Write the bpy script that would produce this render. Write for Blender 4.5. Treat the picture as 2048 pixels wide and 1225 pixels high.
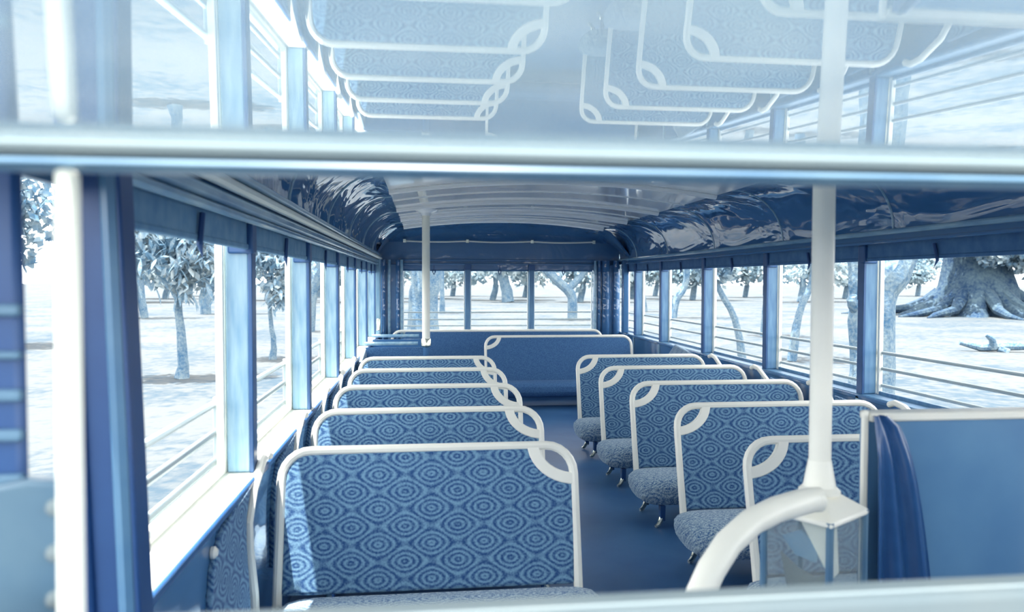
import bpy, math, random
from mathutils import Vector, Matrix, Quaternion

for o in list(bpy.data.objects):
    bpy.data.objects.remove(o, do_unlink=True)
SC = bpy.context.scene
COL = SC.collection
CZ = 2.0                      # height of the lens above the lawn; all heights below are relative to the lens
FLOOR = -1.30                 # bus floor, relative to the lens

# ------------------------------------------------------------------ camera
cam_d = bpy.data.cameras.new('camera')
cam = bpy.data.objects.new('camera', cam_d)
COL.objects.link(cam)
cam_d.sensor_width = 36.0
cam_d.lens = 36.0 * 1500 / 2048
cam_d.clip_start = 0.02
cam_d.clip_end = 600
YAW, PITCH, ROLL = 0.1146, 0.0334, -0.0023
cam.rotation_mode = 'QUATERNION'
cam.rotation_quaternion = (Quaternion((0, 0, 1), -YAW) @ Quaternion((1, 0, 0), math.pi / 2 - PITCH)
                           @ Quaternion((0, 0, 1), -ROLL))
cam.location = (0, 0, CZ)
cam_d.dof.use_dof = True
cam_d.dof.focus_distance = 4.6
cam_d.dof.aperture_fstop = 3.4
SC.camera = cam

# ------------------------------------------------------------------ world, sun, exposure
W = bpy.data.worlds.new('sky')
SC.world = W
W.use_nodes = True
wn, wl = W.node_tree.nodes, W.node_tree.links
wn.clear()
w_out = wn.new('ShaderNodeOutputWorld')
w_bg = wn.new('ShaderNodeBackground')
w_bg.inputs['Color'].default_value = (0.95, 0.985, 1.0, 1)
w_bg.inputs['Strength'].default_value = 4.4
wl.new(w_bg.outputs[0], w_out.inputs[0])

sun_d = bpy.data.lights.new('sun', 'SUN')
sun = bpy.data.objects.new('sun', sun_d)
COL.objects.link(sun)
sun_d.energy = 17.0
sun_d.angle = 0.012
sun_d.color = (1.0, 0.98, 0.92)
sun.location = (0, 0, 30)
sun.rotation_mode = 'QUATERNION'
sun.rotation_quaternion = Vector((0.18, 0.02, -1.0)).to_track_quat('-Z', 'Y')

vs = SC.view_settings
SC.display_settings.display_device = 'sRGB'
vs.view_transform = 'Standard'
vs.look = 'None'
vs.exposure = 0.14
vs.gamma = 1.0
vs.use_curve_mapping = False
try:
    SC.cycles.use_denoising = True
    SC.cycles.max_bounces = 10
    SC.cycles.diffuse_bounces = 6
    SC.cycles.glossy_bounces = 4
    SC.cycles.transparent_max_bounces = 12
    SC.cycles.sample_clamp_indirect = 8.0
except Exception:
    pass

# ------------------------------------------------------------------ colour of the print: a blue to cream ramp
RAMP = [(0, (24, 58, 112)), (.2, (46, 92, 148)), (.4, (88, 138, 182)), (.6, (146, 184, 206)),
        (.8, (200, 217, 222)), (1.0, (240, 240, 232))]
def s2l(c):
    c /= 255.0
    return c / 12.92 if c <= .04045 else ((c + .055) / 1.055) ** 2.4
def duo(t, e=1.0):
    t = min(max(t, 0), 1)
    for (a, ca), (b, cb) in zip(RAMP, RAMP[1:]):
        if t <= b:
            k = (t - a) / (b - a)
            break
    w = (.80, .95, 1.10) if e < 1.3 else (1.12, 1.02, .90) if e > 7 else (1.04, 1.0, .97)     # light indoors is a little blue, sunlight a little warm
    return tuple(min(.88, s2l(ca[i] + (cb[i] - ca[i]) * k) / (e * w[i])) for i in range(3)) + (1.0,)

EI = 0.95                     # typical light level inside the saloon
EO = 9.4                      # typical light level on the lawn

def mat_new(name):
    m = bpy.data.materials.new(name)
    m.use_nodes = True
    n, l = m.node_tree.nodes, m.node_tree.links
    return m, n, l, n['Principled BSDF']

def plain(name, t, e=EI, rough=.5, noise=.06, scale=9.0, bump=0.0, spec=.5, metal=0.0, coat=0.0, stretch=None, tint=None):
    m, n, l, b = mat_new(name)
    tc = n.new('ShaderNodeTexCoord')
    mp = n.new('ShaderNodeMapping')
    if stretch:
        mp.inputs['Scale'].default_value = stretch
    l.new(tc.outputs['Object'], mp.inputs[0])
    nz = n.new('ShaderNodeTexNoise')
    nz.inputs['Scale'].default_value = scale
    nz.inputs['Detail'].default_value = 4
    l.new(mp.outputs[0], nz.inputs['Vector'])
    r = n.new('ShaderNodeValToRGB')
    r.color_ramp.elements[0].position = .3
    r.color_ramp.elements[1].position = .7
    r.color_ramp.elements[0].color = duo(t - noise, e)
    r.color_ramp.elements[1].color = duo(t + noise, e)
    l.new(nz.outputs['Fac'], r.inputs[0])
    if tint:
        r.color_ramp.elements[0].color = tuple(c * .96 for c in tint) + (1,)
        r.color_ramp.elements[1].color = tint + (1,)
    l.new(r.outputs[0], b.inputs['Base Color'])
    b.inputs['Roughness'].default_value = rough
    b.inputs['Specular IOR Level'].default_value = spec
    b.inputs['Metallic'].default_value = metal
    b.inputs['Coat Weight'].default_value = coat
    b.inputs['Coat Roughness'].default_value = .06
    if bump:
        bp = n.new('ShaderNodeBump')
        bp.inputs['Strength'].default_value = bump
        bp.inputs['Distance'].default_value = .02
        l.new(nz.outputs['Fac'], bp.inputs['Height'])
        l.new(bp.outputs[0], b.inputs['Normal'])
    return m

def math_node(n, l, op, a, b=None, c=None):
    q = n.new('ShaderNodeMath')
    q.operation = op
    for i, v in enumerate((a, b, c)):
        if v is None:
            continue
        if hasattr(v, 'links'):
            l.new(v, q.inputs[i])
        else:
            q.inputs[i].default_value = v
    return q.outputs[0]

def moquette(name, t0, t1, e=EI, px=.184, pz=.118, cell=.0046, rough=.9, ring=.34, fleck=1.1):
    """woven seat cloth: nested rings around two interleaved lattices, drawn in stepped threads"""
    m, n, l, b = mat_new(name)
    tc = n.new('ShaderNodeTexCoord')
    sp = n.new('ShaderNodeSeparateXYZ')
    l.new(tc.outputs['Object'], sp.inputs[0])
    u0 = sp.outputs[0]
    v0 = math_node(n, l, 'ADD', sp.outputs[2], sp.outputs[1])
    u = math_node(n, l, 'SNAP', u0, cell)
    v = math_node(n, l, 'SNAP', v0, cell * .8)
    cu = math_node(n, l, 'COSINE', math_node(n, l, 'MULTIPLY', u, 2 * math.pi / px))
    cv = math_node(n, l, 'COSINE', math_node(n, l, 'MULTIPLY', v, 2 * math.pi / pz))
    g = math_node(n, l, 'ADD', cu, cv)
    # arccos of g/2 spaces the rings evenly
    ac = math_node(n, l, 'ARCCOSINE', math_node(n, l, 'MULTIPLY', g, .499))
    s = math_node(n, l, 'MULTIPLY', math_node(n, l, 'COSINE', math_node(n, l, 'MULTIPLY', ac, 2 * 6.5)), -1.0)
    # fine threads
    th = math_node(n, l, 'SINE', math_node(n, l, 'MULTIPLY', v0, 2 * math.pi / .0037))
    nz = n.new('ShaderNodeTexNoise')
    nz.inputs['Scale'].default_value = 160
    nz.inputs['Detail'].default_value = 2
    l.new(tc.outputs['Object'], nz.inputs['Vector'])
    mix = math_node(n, l, 'MULTIPLY_ADD', s, ring, .5)
    mix = math_node(n, l, 'MULTIPLY_ADD', th, .05, mix)
    nn = math_node(n, l, 'SUBTRACT', nz.outputs['Fac'], .5)
    mix = math_node(n, l, 'MULTIPLY_ADD', nn, fleck, mix)
    r = n.new('ShaderNodeValToRGB')
    r.color_ramp.elements[0].position = .12
    r.color_ramp.elements[1].position = .9
    r.color_ramp.elements[0].color = duo(t0, e)
    r.color_ramp.elements[1].color = duo(t1, e)
    l.new(mix, r.inputs[0])
    l.new(r.outputs[0], b.inputs['Base Color'])
    b.inputs['Roughness'].default_value = rough
    b.inputs['Specular IOR Level'].default_value = .25
    b.inputs['Sheen Weight'].default_value = .15
    bp = n.new('ShaderNodeBump')
    bp.inputs['Strength'].default_value = .35
    bp.inputs['Distance'].default_value = .002
    l.new(mix, bp.inputs['Height'])
    l.new(bp.outputs[0], b.inputs['Normal'])
    return m

def lacquer(name, t, e=EI, wave=.25, rough=.12):
    """dark varnished panel, slightly wavy, so that it mirrors the windows in streaks"""
    m, n, l, b = mat_new(name)
    tc = n.new('ShaderNodeTexCoord')
    mp = n.new('ShaderNodeMapping')
    mp.inputs['Scale'].default_value = (1.0, .45, 1.0)
    l.new(tc.outputs['Object'], mp.inputs[0])
    nz = n.new('ShaderNodeTexNoise')
    nz.inputs['Scale'].default_value = 2.6
    nz.inputs['Detail'].default_value = 3
    nz.inputs['Distortion'].default_value = .6
    l.new(mp.outputs[0], nz.inputs['Vector'])
    bp = n.new('ShaderNodeBump')
    bp.inputs['Strength'].default_value = wave
    bp.inputs['Distance'].default_value = .12
    l.new(nz.outputs['Fac'], bp.inputs['Height'])
    l.new(bp.outputs[0], b.inputs['Normal'])
    l.new(bp.outputs[0], b.inputs['Coat Normal'])
    b.inputs['Base Color'].default_value = duo(t, e)
    b.inputs['Roughness'].default_value = rough
    b.inputs['Specular IOR Level'].default_value = .6
    b.inputs['Coat Weight'].default_value = .5
    b.inputs['Coat Roughness'].default_value = .04
    return m

def glass_sheet(name, dust, dust_t, strength=1.0):
    """thin window glass: clear, mirror-like at a glancing angle, with a film of dust"""
    m = bpy.data.materials.new(name)
    m.use_nodes = True
    n, l = m.node_tree.nodes, m.node_tree.links
    n.clear()
    out = n.new('ShaderNodeOutputMaterial')
    tr = n.new('ShaderNodeBsdfTransparent')
    tr.inputs[0].default_value = (.95, .975, .98, 1)
    gl = n.new('ShaderNodeBsdfGlossy')
    gl.inputs['Roughness'].default_value = .012
    gl.inputs['Color'].default_value = (.97, .99, 1, 1)
    lw = n.new('ShaderNodeLayerWeight')
    lw.inputs['Blend'].default_value = .5
    f5 = math_node(n, l, 'POWER', lw.outputs['Facing'], 5.0)
    fr = math_node(n, l, 'MULTIPLY_ADD', f5, .96 * strength, .04 * strength)
    mx = n.new('ShaderNodeMixShader')
    l.new(fr, mx.inputs[0]); l.new(tr.outputs[0], mx.inputs[1]); l.new(gl.outputs[0], mx.inputs[2])
    tl = n.new('ShaderNodeBsdfTranslucent'); tl.inputs[0].default_value = duo(dust_t)
    df = n.new('ShaderNodeBsdfDiffuse'); df.inputs[0].default_value = duo(dust_t)
    md = n.new('ShaderNodeMixShader'); md.inputs[0].default_value = .5
    l.new(tl.outputs[0], md.inputs[1]); l.new(df.outputs[0], md.inputs[2])
    mo = n.new('ShaderNodeMixShader')
    tc = n.new('ShaderNodeTexCoord')
    nz = n.new('ShaderNodeTexNoise'); nz.inputs['Scale'].default_value = 14; nz.inputs['Detail'].default_value = 6
    l.new(tc.outputs['Object'], nz.inputs['Vector'])
    dd = math_node(n, l, 'MULTIPLY', nz.outputs['Fac'], dust * 2)
    l.new(dd, mo.inputs[0]); l.new(mx.outputs[0], mo.inputs[1]); l.new(md.outputs[0], mo.inputs[2])
    l.new(mo.outputs[0], out.inputs[0])
    return m

def two_tone(name, ta, tb, e, s1, s2, rough=.9, lo=.38, hi=.62, bump=.4, dist=.1, thin=0):
    """two noises multiplied: used for grass, bark and leaves"""
    m, n, l, b = mat_new(name)
    tc = n.new('ShaderNodeTexCoord')
    a = n.new('ShaderNodeTexNoise'); a.inputs['Scale'].default_value = s1; a.inputs['Detail'].default_value = 6
    c = n.new('ShaderNodeTexNoise'); c.inputs['Scale'].default_value = s2; c.inputs['Detail'].default_value = 5
    l.new(tc.outputs['Object'], a.inputs['Vector']); l.new(tc.outputs['Object'], c.inputs['Vector'])
    k = math_node(n, l, 'ADD', math_node(n, l, 'MULTIPLY', a.outputs['Fac'], .5),
                  math_node(n, l, 'MULTIPLY', c.outputs['Fac'], .5))
    r = n.new('ShaderNodeValToRGB')
    r.color_ramp.elements[0].position = lo; r.color_ramp.elements[1].position = hi
    r.color_ramp.elements[0].color = duo(ta, e); r.color_ramp.elements[1].color = duo(tb, e)
    l.new(k, r.inputs[0]); l.new(r.outputs[0], b.inputs['Base Color'])
    b.inputs['Roughness'].default_value = rough
    b.inputs['Specular IOR Level'].default_value = .2
    if thin:
        tl = n.new('ShaderNodeBsdfTranslucent'); l.new(r.outputs[0], tl.inputs[0])
        mx = n.new('ShaderNodeMixShader'); mx.inputs[0].default_value = thin
        l.new(b.outputs[0], mx.inputs[1]); l.new(tl.outputs[0], mx.inputs[2])
        l.new(mx.outputs[0], n['Material Output'].inputs[0])
    bp = n.new('ShaderNodeBump'); bp.inputs['Strength'].default_value = bump; bp.inputs['Distance'].default_value = dist
    l.new(k, bp.inputs['Height']); l.new(bp.outputs[0], b.inputs['Normal'])
    return m

M = dict(
    enamel=plain('white_enamel', 1.0, .9, .35, .02, tint=(.90, .875, .77)),
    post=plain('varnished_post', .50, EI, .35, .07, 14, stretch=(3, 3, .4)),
    bead=plain('dark_bead', .14, EI, .35, .04),
    guide=plain('pale_sash_paint', .98, .9, .5, .02),
    sill=plain('pale_sill_paint', .86, .9, .5, .05),
    dark=lacquer('dark_lacquer', .26, EI, .10, .2),
    cove=lacquer('glossy_cove_lacquer', .24, EI, .42, .08),
    cove_left=lacquer('glossy_cove_lacquer_wavy', .24, EI, .32, .06),
    mould=plain('moulding_varnish', .50, EI, .25, .08, 10, coat=.4, stretch=(2, .4, 2)),
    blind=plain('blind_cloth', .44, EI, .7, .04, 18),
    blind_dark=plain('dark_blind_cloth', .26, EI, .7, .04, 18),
    post_shaded=plain('varnished_post_shaded', .36, EI, .35, .06, 14, stretch=(3, 3, .4)),  # same varnish as the left posts, with shade put into the colour
    rail_pale=plain('pale_partition_rail', .84, EI, .4, .03),
    strap=plain('dark_strap', .06, EI, .6, .02),
    ceiling=plain('pale_ceiling_paint', .92, .62, .22, .04, 5, bump=.03, coat=1.0, spec=.8),
    rib=plain('ceiling_rib_paint', 1.0, .5, .25, .02, coat=.6),
    floor=plain('dark_floor_linoleum', .22, EI, .42, .05, 3, bump=.04),
    cloth=moquette('patterned_moquette', .10, .46),
    cushion=moquette('patterned_moquette_cushion', .2, .66, cell=.006, ring=.2, fleck=1.9),
    speckle=plain('plain_speckled_cloth', .20, EI, .9, .10, 120),
    iron=plain('dark_cast_iron', .12, EI, .35, .02),
    nickel=plain('bright_nickel', .95, 1, .2, .03, metal=1.0),
    paint_pale=plain('pale_front_paint', .56, 3.0, .4, .04),
    bar=plain('pale_frame_paint', .84, 3.3, .7, .03, spec=.2),
    transom=plain('transom_paint', .52, 2.0, .4, .06),
    pillar=plain('pillar_paint', .14, 1.35, .4, .03),
    band=plain('pillar_band', .46, 1.9, .35, .04),
    panel=plain('partition_panel', .34, EI, .35, .04, 4, coat=.3),
    leather=plain('dark_leather', .13, EI, .28, .02, 30, bump=.05, coat=.25),
    rail_out=plain('guard_rail_paint', .85, 1.6, .45, .05),
    pane=glass_sheet('dusty_windscreen_glass', .02, .85),
    lantern=glass_sheet('fare_box_glass', .10, .8),
    body=plain('outer_body_paint', .5, 2.0, .4, .04),
    grass=two_tone('dappled_lawn', .64, 1.0, EO * 1.06, .28, 5.0, lo=.40, hi=.54, bump=.6, dist=.06),  # broad dark patches are tree shade put into the grass colour, besides tufts
    bark=two_tone('grey_bark', .44, .78, 2.6, 3.0, 22.0, bump=.8, dist=.03),
    fig=two_tone('dark_fig_bark', .28, .66, 5.2, .8, 6.0, bump=.8, dist=.1),
    leaf=two_tone('broad_leaf', .56, .95, 1.6, 1.2, 7.0, thin=.4, bump=.1, dist=.01, lo=.4, hi=.6, rough=.45),
    leaf_far=two_tone('hazy_far_leaf', .66, .9, 1.7, .3, 2.0, thin=.45, bump=.1, dist=.01, lo=.4, hi=.6),  # haze over the distant crowns put into a paler leaf colour
    leaf_dark=two_tone('dark_leaf', .52, .86, 1.9, .6, 4.0, thin=.4, bump=.1, dist=.01, lo=.4, hi=.6),  # darker leaf tone than on the young trees
)

# ------------------------------------------------------------------ mesh helpers
class MB:
    def __init__(self):
        self.v, self.f = [], []
    def add(self, vs, fs):
        k = len(self.v)
        self.v += [tuple(p) for p in vs]
        self.f += [tuple(i + k for i in f) for f in fs]
        return self
    def box(self, x0, x1, y0, y1, z0, z1):
        p = [(x0, y0, z0), (x1, y0, z0), (x1, y1, z0), (x0, y1, z0), (x0, y0, z1), (x1, y0, z1), (x1, y1, z1), (x0, y1, z1)]
        return self.add(p, [(0, 3, 2, 1), (4, 5, 6, 7), (0, 1, 5, 4), (1, 2, 6, 5), (2, 3, 7, 6), (3, 0, 4, 7)])
    def tube(self, pts, rad, seg=10, flat=None, cap=True):
        pts = [Vector(p) for p in pts]
        n = len(pts)
        rad = rad if isinstance(rad, (list, tuple)) else [rad] * n
        tan = []
        for i in range(n):
            a, b = pts[max(i - 1, 0)], pts[min(i + 1, n - 1)]
            tan.append((b - a).normalized())
        up = Vector((0, 0, 1)) if abs(tan[0].z) < .9 else Vector((0, 1, 0))
        nrm = (up - tan[0] * up.dot(tan[0])).normalized()
        vs, fs = [], []
        for i in range(n):
            nrm = (nrm - tan[i] * nrm.dot(tan[i])).normalized()
            bi = tan[i].cross(nrm)
            for k in range(seg):
                a = 2 * math.pi * k / seg
                vs.append(pts[i] + nrm * math.cos(a) * rad[i] + bi * math.sin(a) * rad[i])
        for i in range(n - 1):
            for k in range(seg):
                k2 = (k + 1) % seg
                fs.append((i * seg + k, i * seg + k2, (i + 1) * seg + k2, (i + 1) * seg + k))
        if cap:
            fs.append(tuple(range(seg - 1, -1, -1)))
            fs.append(tuple((n - 1) * seg + k for k in range(seg)))
        return self.add(vs, fs)
    def lathe(self, prof, cx=0, cy=0, seg=20, mod=None):
        vs, fs = [], []
        for j, (r, z) in enumerate(prof):
            for k in range(seg):
                a = 2 * math.pi * k / seg
                rr = r if mod is None else mod(r, z, a)
                vs.append((cx + rr * math.cos(a), cy + rr * math.sin(a), z))
        for j in range(len(prof) - 1):
            for k in range(seg):
                k2 = (k + 1) % seg
                fs.append((j * seg + k, j * seg + k2, (j + 1) * seg + k2, (j + 1) * seg + k))
        fs.append(tuple(range(seg - 1, -1, -1)))
        fs.append(tuple((len(prof) - 1) * seg + k for k in range(seg)))
        return self.add(vs, fs)
    def prism(self, poly, axis, a, b):
        """poly of 2-D points pushed along an axis from a to b"""
        def P(p, t):
            return {'x': (t, p[0], p[1]), 'y': (p[0], t, p[1]), 'z': (p[0], p[1], t)}[axis]
        n = len(poly)
        vs = [P(p, a) for p in poly] + [P(p, b) for p in poly]
        fs = [tuple(range(n)), tuple(range(2 * n - 1, n - 1, -1))]
        for i in range(n):
            j = (i + 1) % n
            fs.append((i, i + n, j + n, j))
        return self.add(vs, fs)
    def sheet(self, grid, thick=None):
        """grid[i][j] of points -> surface"""
        r, c = len(grid), len(grid[0])
        vs = [p for row in grid for p in row]
        fs = [(i * c + j, i * c + j + 1, (i + 1) * c + j + 1, (i + 1) * c + j) for i in range(r - 1) for j in range(c - 1)]
        return self.add(vs, fs)

def link(name, me, parent=None, loc=(0, 0, 0)):
    o = bpy.data.objects.new(name, me)
    COL.objects.link(o)
    o.location = loc
    if parent:
        o.parent = parent
    return o

def mesh(name, mb, mat, sharp=.6):
    me = bpy.data.meshes.new(name)
    me.from_pydata(mb.v, [], mb.f)
    import bmesh
    bm = bmesh.new(); bm.from_mesh(me)
    bmesh.ops.recalc_face_normals(bm, faces=bm.faces)
    bm.to_mesh(me); bm.free()
    me.materials.append(mat)
    me.polygons.foreach_set('use_smooth', [True] * len(me.polygons))
    try:
        me.set_sharp_from_angle(angle=sharp)
    except Exception:
        pass
    return me

def wloc(p):
    v = Vector((0, 0, 0))
    while p:
        v += p.location
        p = p.parent
    return v

def part(name, mb, mat, parent=None, bevel=0, solid=0, rel=True, sharp=.6, seg=2):
    """mb is in scene coordinates (height relative to the lens when rel); origin goes to the shape's middle"""
    dz = CZ if rel else 0
    xs = [p[0] for p in mb.v]; ys = [p[1] for p in mb.v]; zs = [p[2] for p in mb.v]
    c = Vector(((min(xs) + max(xs)) / 2, (min(ys) + max(ys)) / 2, min(zs)))
    mb.v = [(p[0] - c.x, p[1] - c.y, p[2] - c.z) for p in mb.v]
    me = mesh(name, mb, mat, sharp)
    o = link(name, me, parent, c + Vector((0, 0, dz)) - wloc(parent))
    if solid:
        s = o.modifiers.new('thickness', 'SOLIDIFY'); s.thickness = solid; s.offset = 0
        o.modifiers.new('crisp', 'EDGE_SPLIT').split_angle = .6
    if bevel:
        b = o.modifiers.new('bevel', 'BEVEL'); b.width = bevel; b.segments = seg; b.limit_method = 'ANGLE'; b.angle_limit = .6
    return o

def lpart(name, mb, mat, parent, bevel=0, loc=(0, 0, 0), seg=2, solid=0):
    """mb already in the parent's own coordinates"""
    o = link(name, mesh(name, mb, mat), parent, loc)
    if solid:
        s = o.modifiers.new('thickness', 'SOLIDIFY'); s.thickness = solid; s.offset = 0
        o.modifiers.new('crisp', 'EDGE_SPLIT').split_angle = .6
    if bevel:
        b = o.modifiers.new('bevel', 'BEVEL'); b.width = bevel; b.segments = seg; b.limit_method = 'ANGLE'; b.angle_limit = .6
    return o

def root(name, loc, rel=True):
    o = bpy.data.objects.new(name, None)
    COL.objects.link(o)
    o.empty_display_size = .1
    o.location = (loc[0], loc[1], loc[2] + (CZ if rel else 0))
    return o

def tag(o, label, cat, group=None, kind=None):
    o['label'] = label
    o['category'] = cat
    if group: o['group'] = group
    if kind: o['kind'] = kind
    return o

def struct(o):
    o['kind'] = 'structure'
    return o

def copy_tree(o, parent=None):
    c = o.copy()
    COL.objects.link(c)
    c.parent = parent
    for ch in o.children:
        copy_tree(ch, c)
    return c

def arc(cx, cz, rx, rz, a0, a1, n):
    return [(cx + rx * math.cos(math.radians(a0 + (a1 - a0) * i / n)), cz + rz * math.sin(math.radians(a0 + (a1 - a0) * i / n))) for i in range(n + 1)]

ORD = ['first', 'second', 'third', 'fourth', 'fifth', 'sixth', 'seventh', 'eighth']

# ================================================================== the setting: saloon shell
XL, XR = -.55, 2.385          # inner faces of the side walls
SILL, WTOP = -.62, .13
YR = 9.1                      # rear wall
LP = [2.48, 3.67, 4.87, 6.05, 7.22, 8.38]       # left window posts
RP = [1.49, 2.68, 3.87, 5.05, 6.25, 7.44, 8.38]  # right window posts

g = MB().box(-250, 250, -60, 400, -2.3, -2.0)
ground = struct(part('ground', g, M['grass']))

fl = struct(part('floor', MB().box(XL - .1, XR + .1, .7, YR + .1, FLOOR - .08, FLOOR), M['floor']))

# ceiling: arched pale sheet with half-round ribs
ceil = struct(root('ceiling', (.9, 5, .61)))
CX0, CX1 = -.245, 2.03
def ceil_z(x):
    u = (x - (CX0 + CX1) / 2) / ((CX1 - CX0) / 2)
    return .61 + .085 * (1 - u * u)
NX = 24
xs = [CX0 + (CX1 - CX0) * i / NX for i in range(NX + 1)]
ribs_y = [8.47, 7.45, 6.42, 5.1, 3.95, 2.8, 1.65]
edges = [8.58] + ribs_y[1:] + [.72]
for a, b in zip(edges, edges[1:]):
    part('ceiling_panel', MB().sheet([[(x, y, ceil_z(x)) for x in xs] for y in (b + .002, a - .002)]), M['ceiling'], ceil, solid=.012)
for y in ribs_y:
    part('rib', MB().tube([(x, y, ceil_z(x) - .012) for x in xs], .024, 8), M['rib'], ceil)
for y in (8.2, 7.95, 7.0, 5.75):
    part('bead', MB().tube([(x, y, ceil_z(x) - .006) for x in xs], .007, 6), M['rib'], ceil)

# coves between ceiling and cornice
def cove(name, x_top, x_bot, z_bot, mat, joints, y0):
    r = struct(root(name, (x_bot, 5, z_bot)))
    s = 1 if x_top > x_bot else -1
    prof = [(x_bot + (x_top - x_bot) * (1 - math.cos(math.radians(90 * i / 10))), z_bot + (.61 - z_bot) * math.sin(math.radians(90 * i / 10))) for i in range(11)]
    for a, b in zip(joints, joints[1:]):
        part('cove_panel', MB().sheet([[(x, a + (b - a) * k / 8 + (.003 if k == 0 else -.003 if k == 8 else 0), z) for x, z in prof] for k in range(9)]), mat, r, solid=.012)
    for y in joints[1:-1]:
        part('joint_strip', MB().tube([(x + s * .006, y, z - .004) for x, z in prof], .0065, 6), M['mould'], r)
    return r
cove('trim_left', CX0, XL, .30, M['cove_left'], [.75, 2.1, 3.1, 4.3, 5.5, 6.7, 7.9, 9.05], .75)
cove('trim_right', CX1, XR, .27, M['cove'], [.75, 2.4, 3.6, 4.8, 6.0, 7.2, 8.3, 9.05], .75)

# roof shell, keeps the sun out
rf = struct(root('roof', (.9, 5, .75)))
part('roof_shell', MB().sheet([[(x, y, .78 + .1 * (1 - ((x - .92) / 1.62) ** 2)) for x in [-.64 + 3.12 * i / 14 for i in range(15)]] for y in (.62, 9.35)]), M['body'], rf, solid=.03)

def side_wall(side):
    L = side == 'left'
    X = XL if L else XR
    o = -1 if L else 1            # outward
    def bx(a, b, *r):             # box between distances a..b outward of the inner face
        x0, x1 = sorted((X + o * a, X + o * b))
        return MB().box(x0, x1, *r)
    y0 = 1.33 if L else .72
    r = struct(root('wall_' + side, (X, 5, FLOOR)))
    part('lower_panel', bx(.0, .03, y0, YR, FLOOR, SILL - .012), M['dark'], r)
    part('sill_edge', bx(-.012, .03, y0, YR, SILL - .03, SILL - .006), M['dark' if not L else 'bead'], r, bevel=.006)
    part('sill', bx(-.004, .15, y0, YR, SILL - .02, SILL), M['sill' if L else 'post_shaded'], r, bevel=.006)
    part('outer_panel', bx(.12, .15, y0, YR, -1.75, SILL - .02), M['body'], r)
    part('letterboard', bx(.02, .035, y0 - .6, YR, WTOP + .02, .80), M['body'], r)
    top = .30 if L else .27
    part('blind_box', bx(-.0, .034, y0, YR, .205, .235), M['dark'], r)
    part('fascia', bx(-.004, .02, y0, YR, .205, top), M['dark'], r)
    if L:
        part('cornice_moulding', MB().tube([(X + .012, y0, .187), (X + .012, YR, .187)], .0125, 10), M['mould'], r)
        part('cornice_moulding', bx(-.022, .0, y0, YR, .203, .238), M['mould'], r, bevel=.01, seg=3)
        part('cornice_moulding', MB().tube([(X + .02, y0, .262), (X + .02, YR, .262)], .017, 10), M['sill'], r)
        part('cornice_moulding', bx(-.028, .0, y0, YR, .285, .315), M['mould'], r, bevel=.01, seg=3)
    else:
        part('cornice_moulding', MB().tube([(X - .012, y0, .258), (X - .012, YR, .258)], .015, 10), M['mould'], r)
        part('cornice_moulding', MB().tube([(X - .008, y0, .21), (X - .008, YR, .21)], .01, 10), M['dark'], r)
    posts = LP if L else RP
    for y in posts:
        p = part('window_post', bx(.012, .085, y, y + .055, SILL, .21), M['post' if L else 'post_shaded'], r, bevel=.006)
        part('bead', bx(.0, .014, y - .006, y + .05, SILL, .21), M['bead'], p, bevel=.003)
        part('bracket', bx(-.004, .075, y - .012, y + .05, .085 if L else .1, .2), M['bead'], p, bevel=.006)
        bo = part('bolt', MB().lathe([(.002, 0), (.015, .001), (.015, .007), (.008, .013)], X + o * .03, 0, 10), M['nickel'], p)
        bo.rotation_euler = (math.pi / 2, 0, 0)
        bo.location = Vector((X + o * .03, y - .012, .16 + CZ)) - wloc(p)
        part('hanging_strap', bx(.004, .016, y + .052, y + .06, -.10, .11), M['strap'], p)
        if not L:
            part('post_foot', bx(-.012, .004, y + .005, y + .04, SILL - .22, SILL - .01), M['post'], p, bevel=.004)
    return r
wl_ = side_wall('left')
wr_ = side_wall('right')
bt = part('wall_button', MB().lathe([(.001, 0), (.016, .002), (.016, .01), (.008, .018)], 0, 0, 12), M['enamel'], wl_)
bt.rotation_euler = (0, math.pi / 2, 0); bt.location = Vector((XL, 1.98, -.70 + CZ)) - wloc(wl_)

# windows: sash guides and dropped sash rail in every opening
win_no = 0
def side_windows(side):
    global win_no
    L = side == 'left'
    X = XL if L else XR
    o = -1 if L else 1
    ps = ([1.36] + LP + [9.02]) if L else (RP + [9.02])
    for i, (a, b) in enumerate(zip(ps, ps[1:])):
        win_no += 1
        r = struct(root('window_%d' % win_no, (X + o * .1, (a + b) / 2, SILL)))
        def bx(u, v, *q):
            x0, x1 = sorted((X + o * u, X + o * v))
            return MB().box(x0, x1, *q)
        if i or not L:
            part('sash_guide', bx(.088, .112, a + .01, a + .07, SILL, WTOP + .03), M['guide'], r, bevel=.003)
        part('sash_guide', bx(.088, .112, b - .02, b - .002, SILL, WTOP + .03), M['guide'], r, bevel=.003)
        part('dropped_sash_rail', bx(.09, .108, a + .06, b, SILL - .005, SILL + .018), M['guide' if L else 'post_shaded'], r, bevel=.003)
side_windows('left')
side_windows('right')

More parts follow.
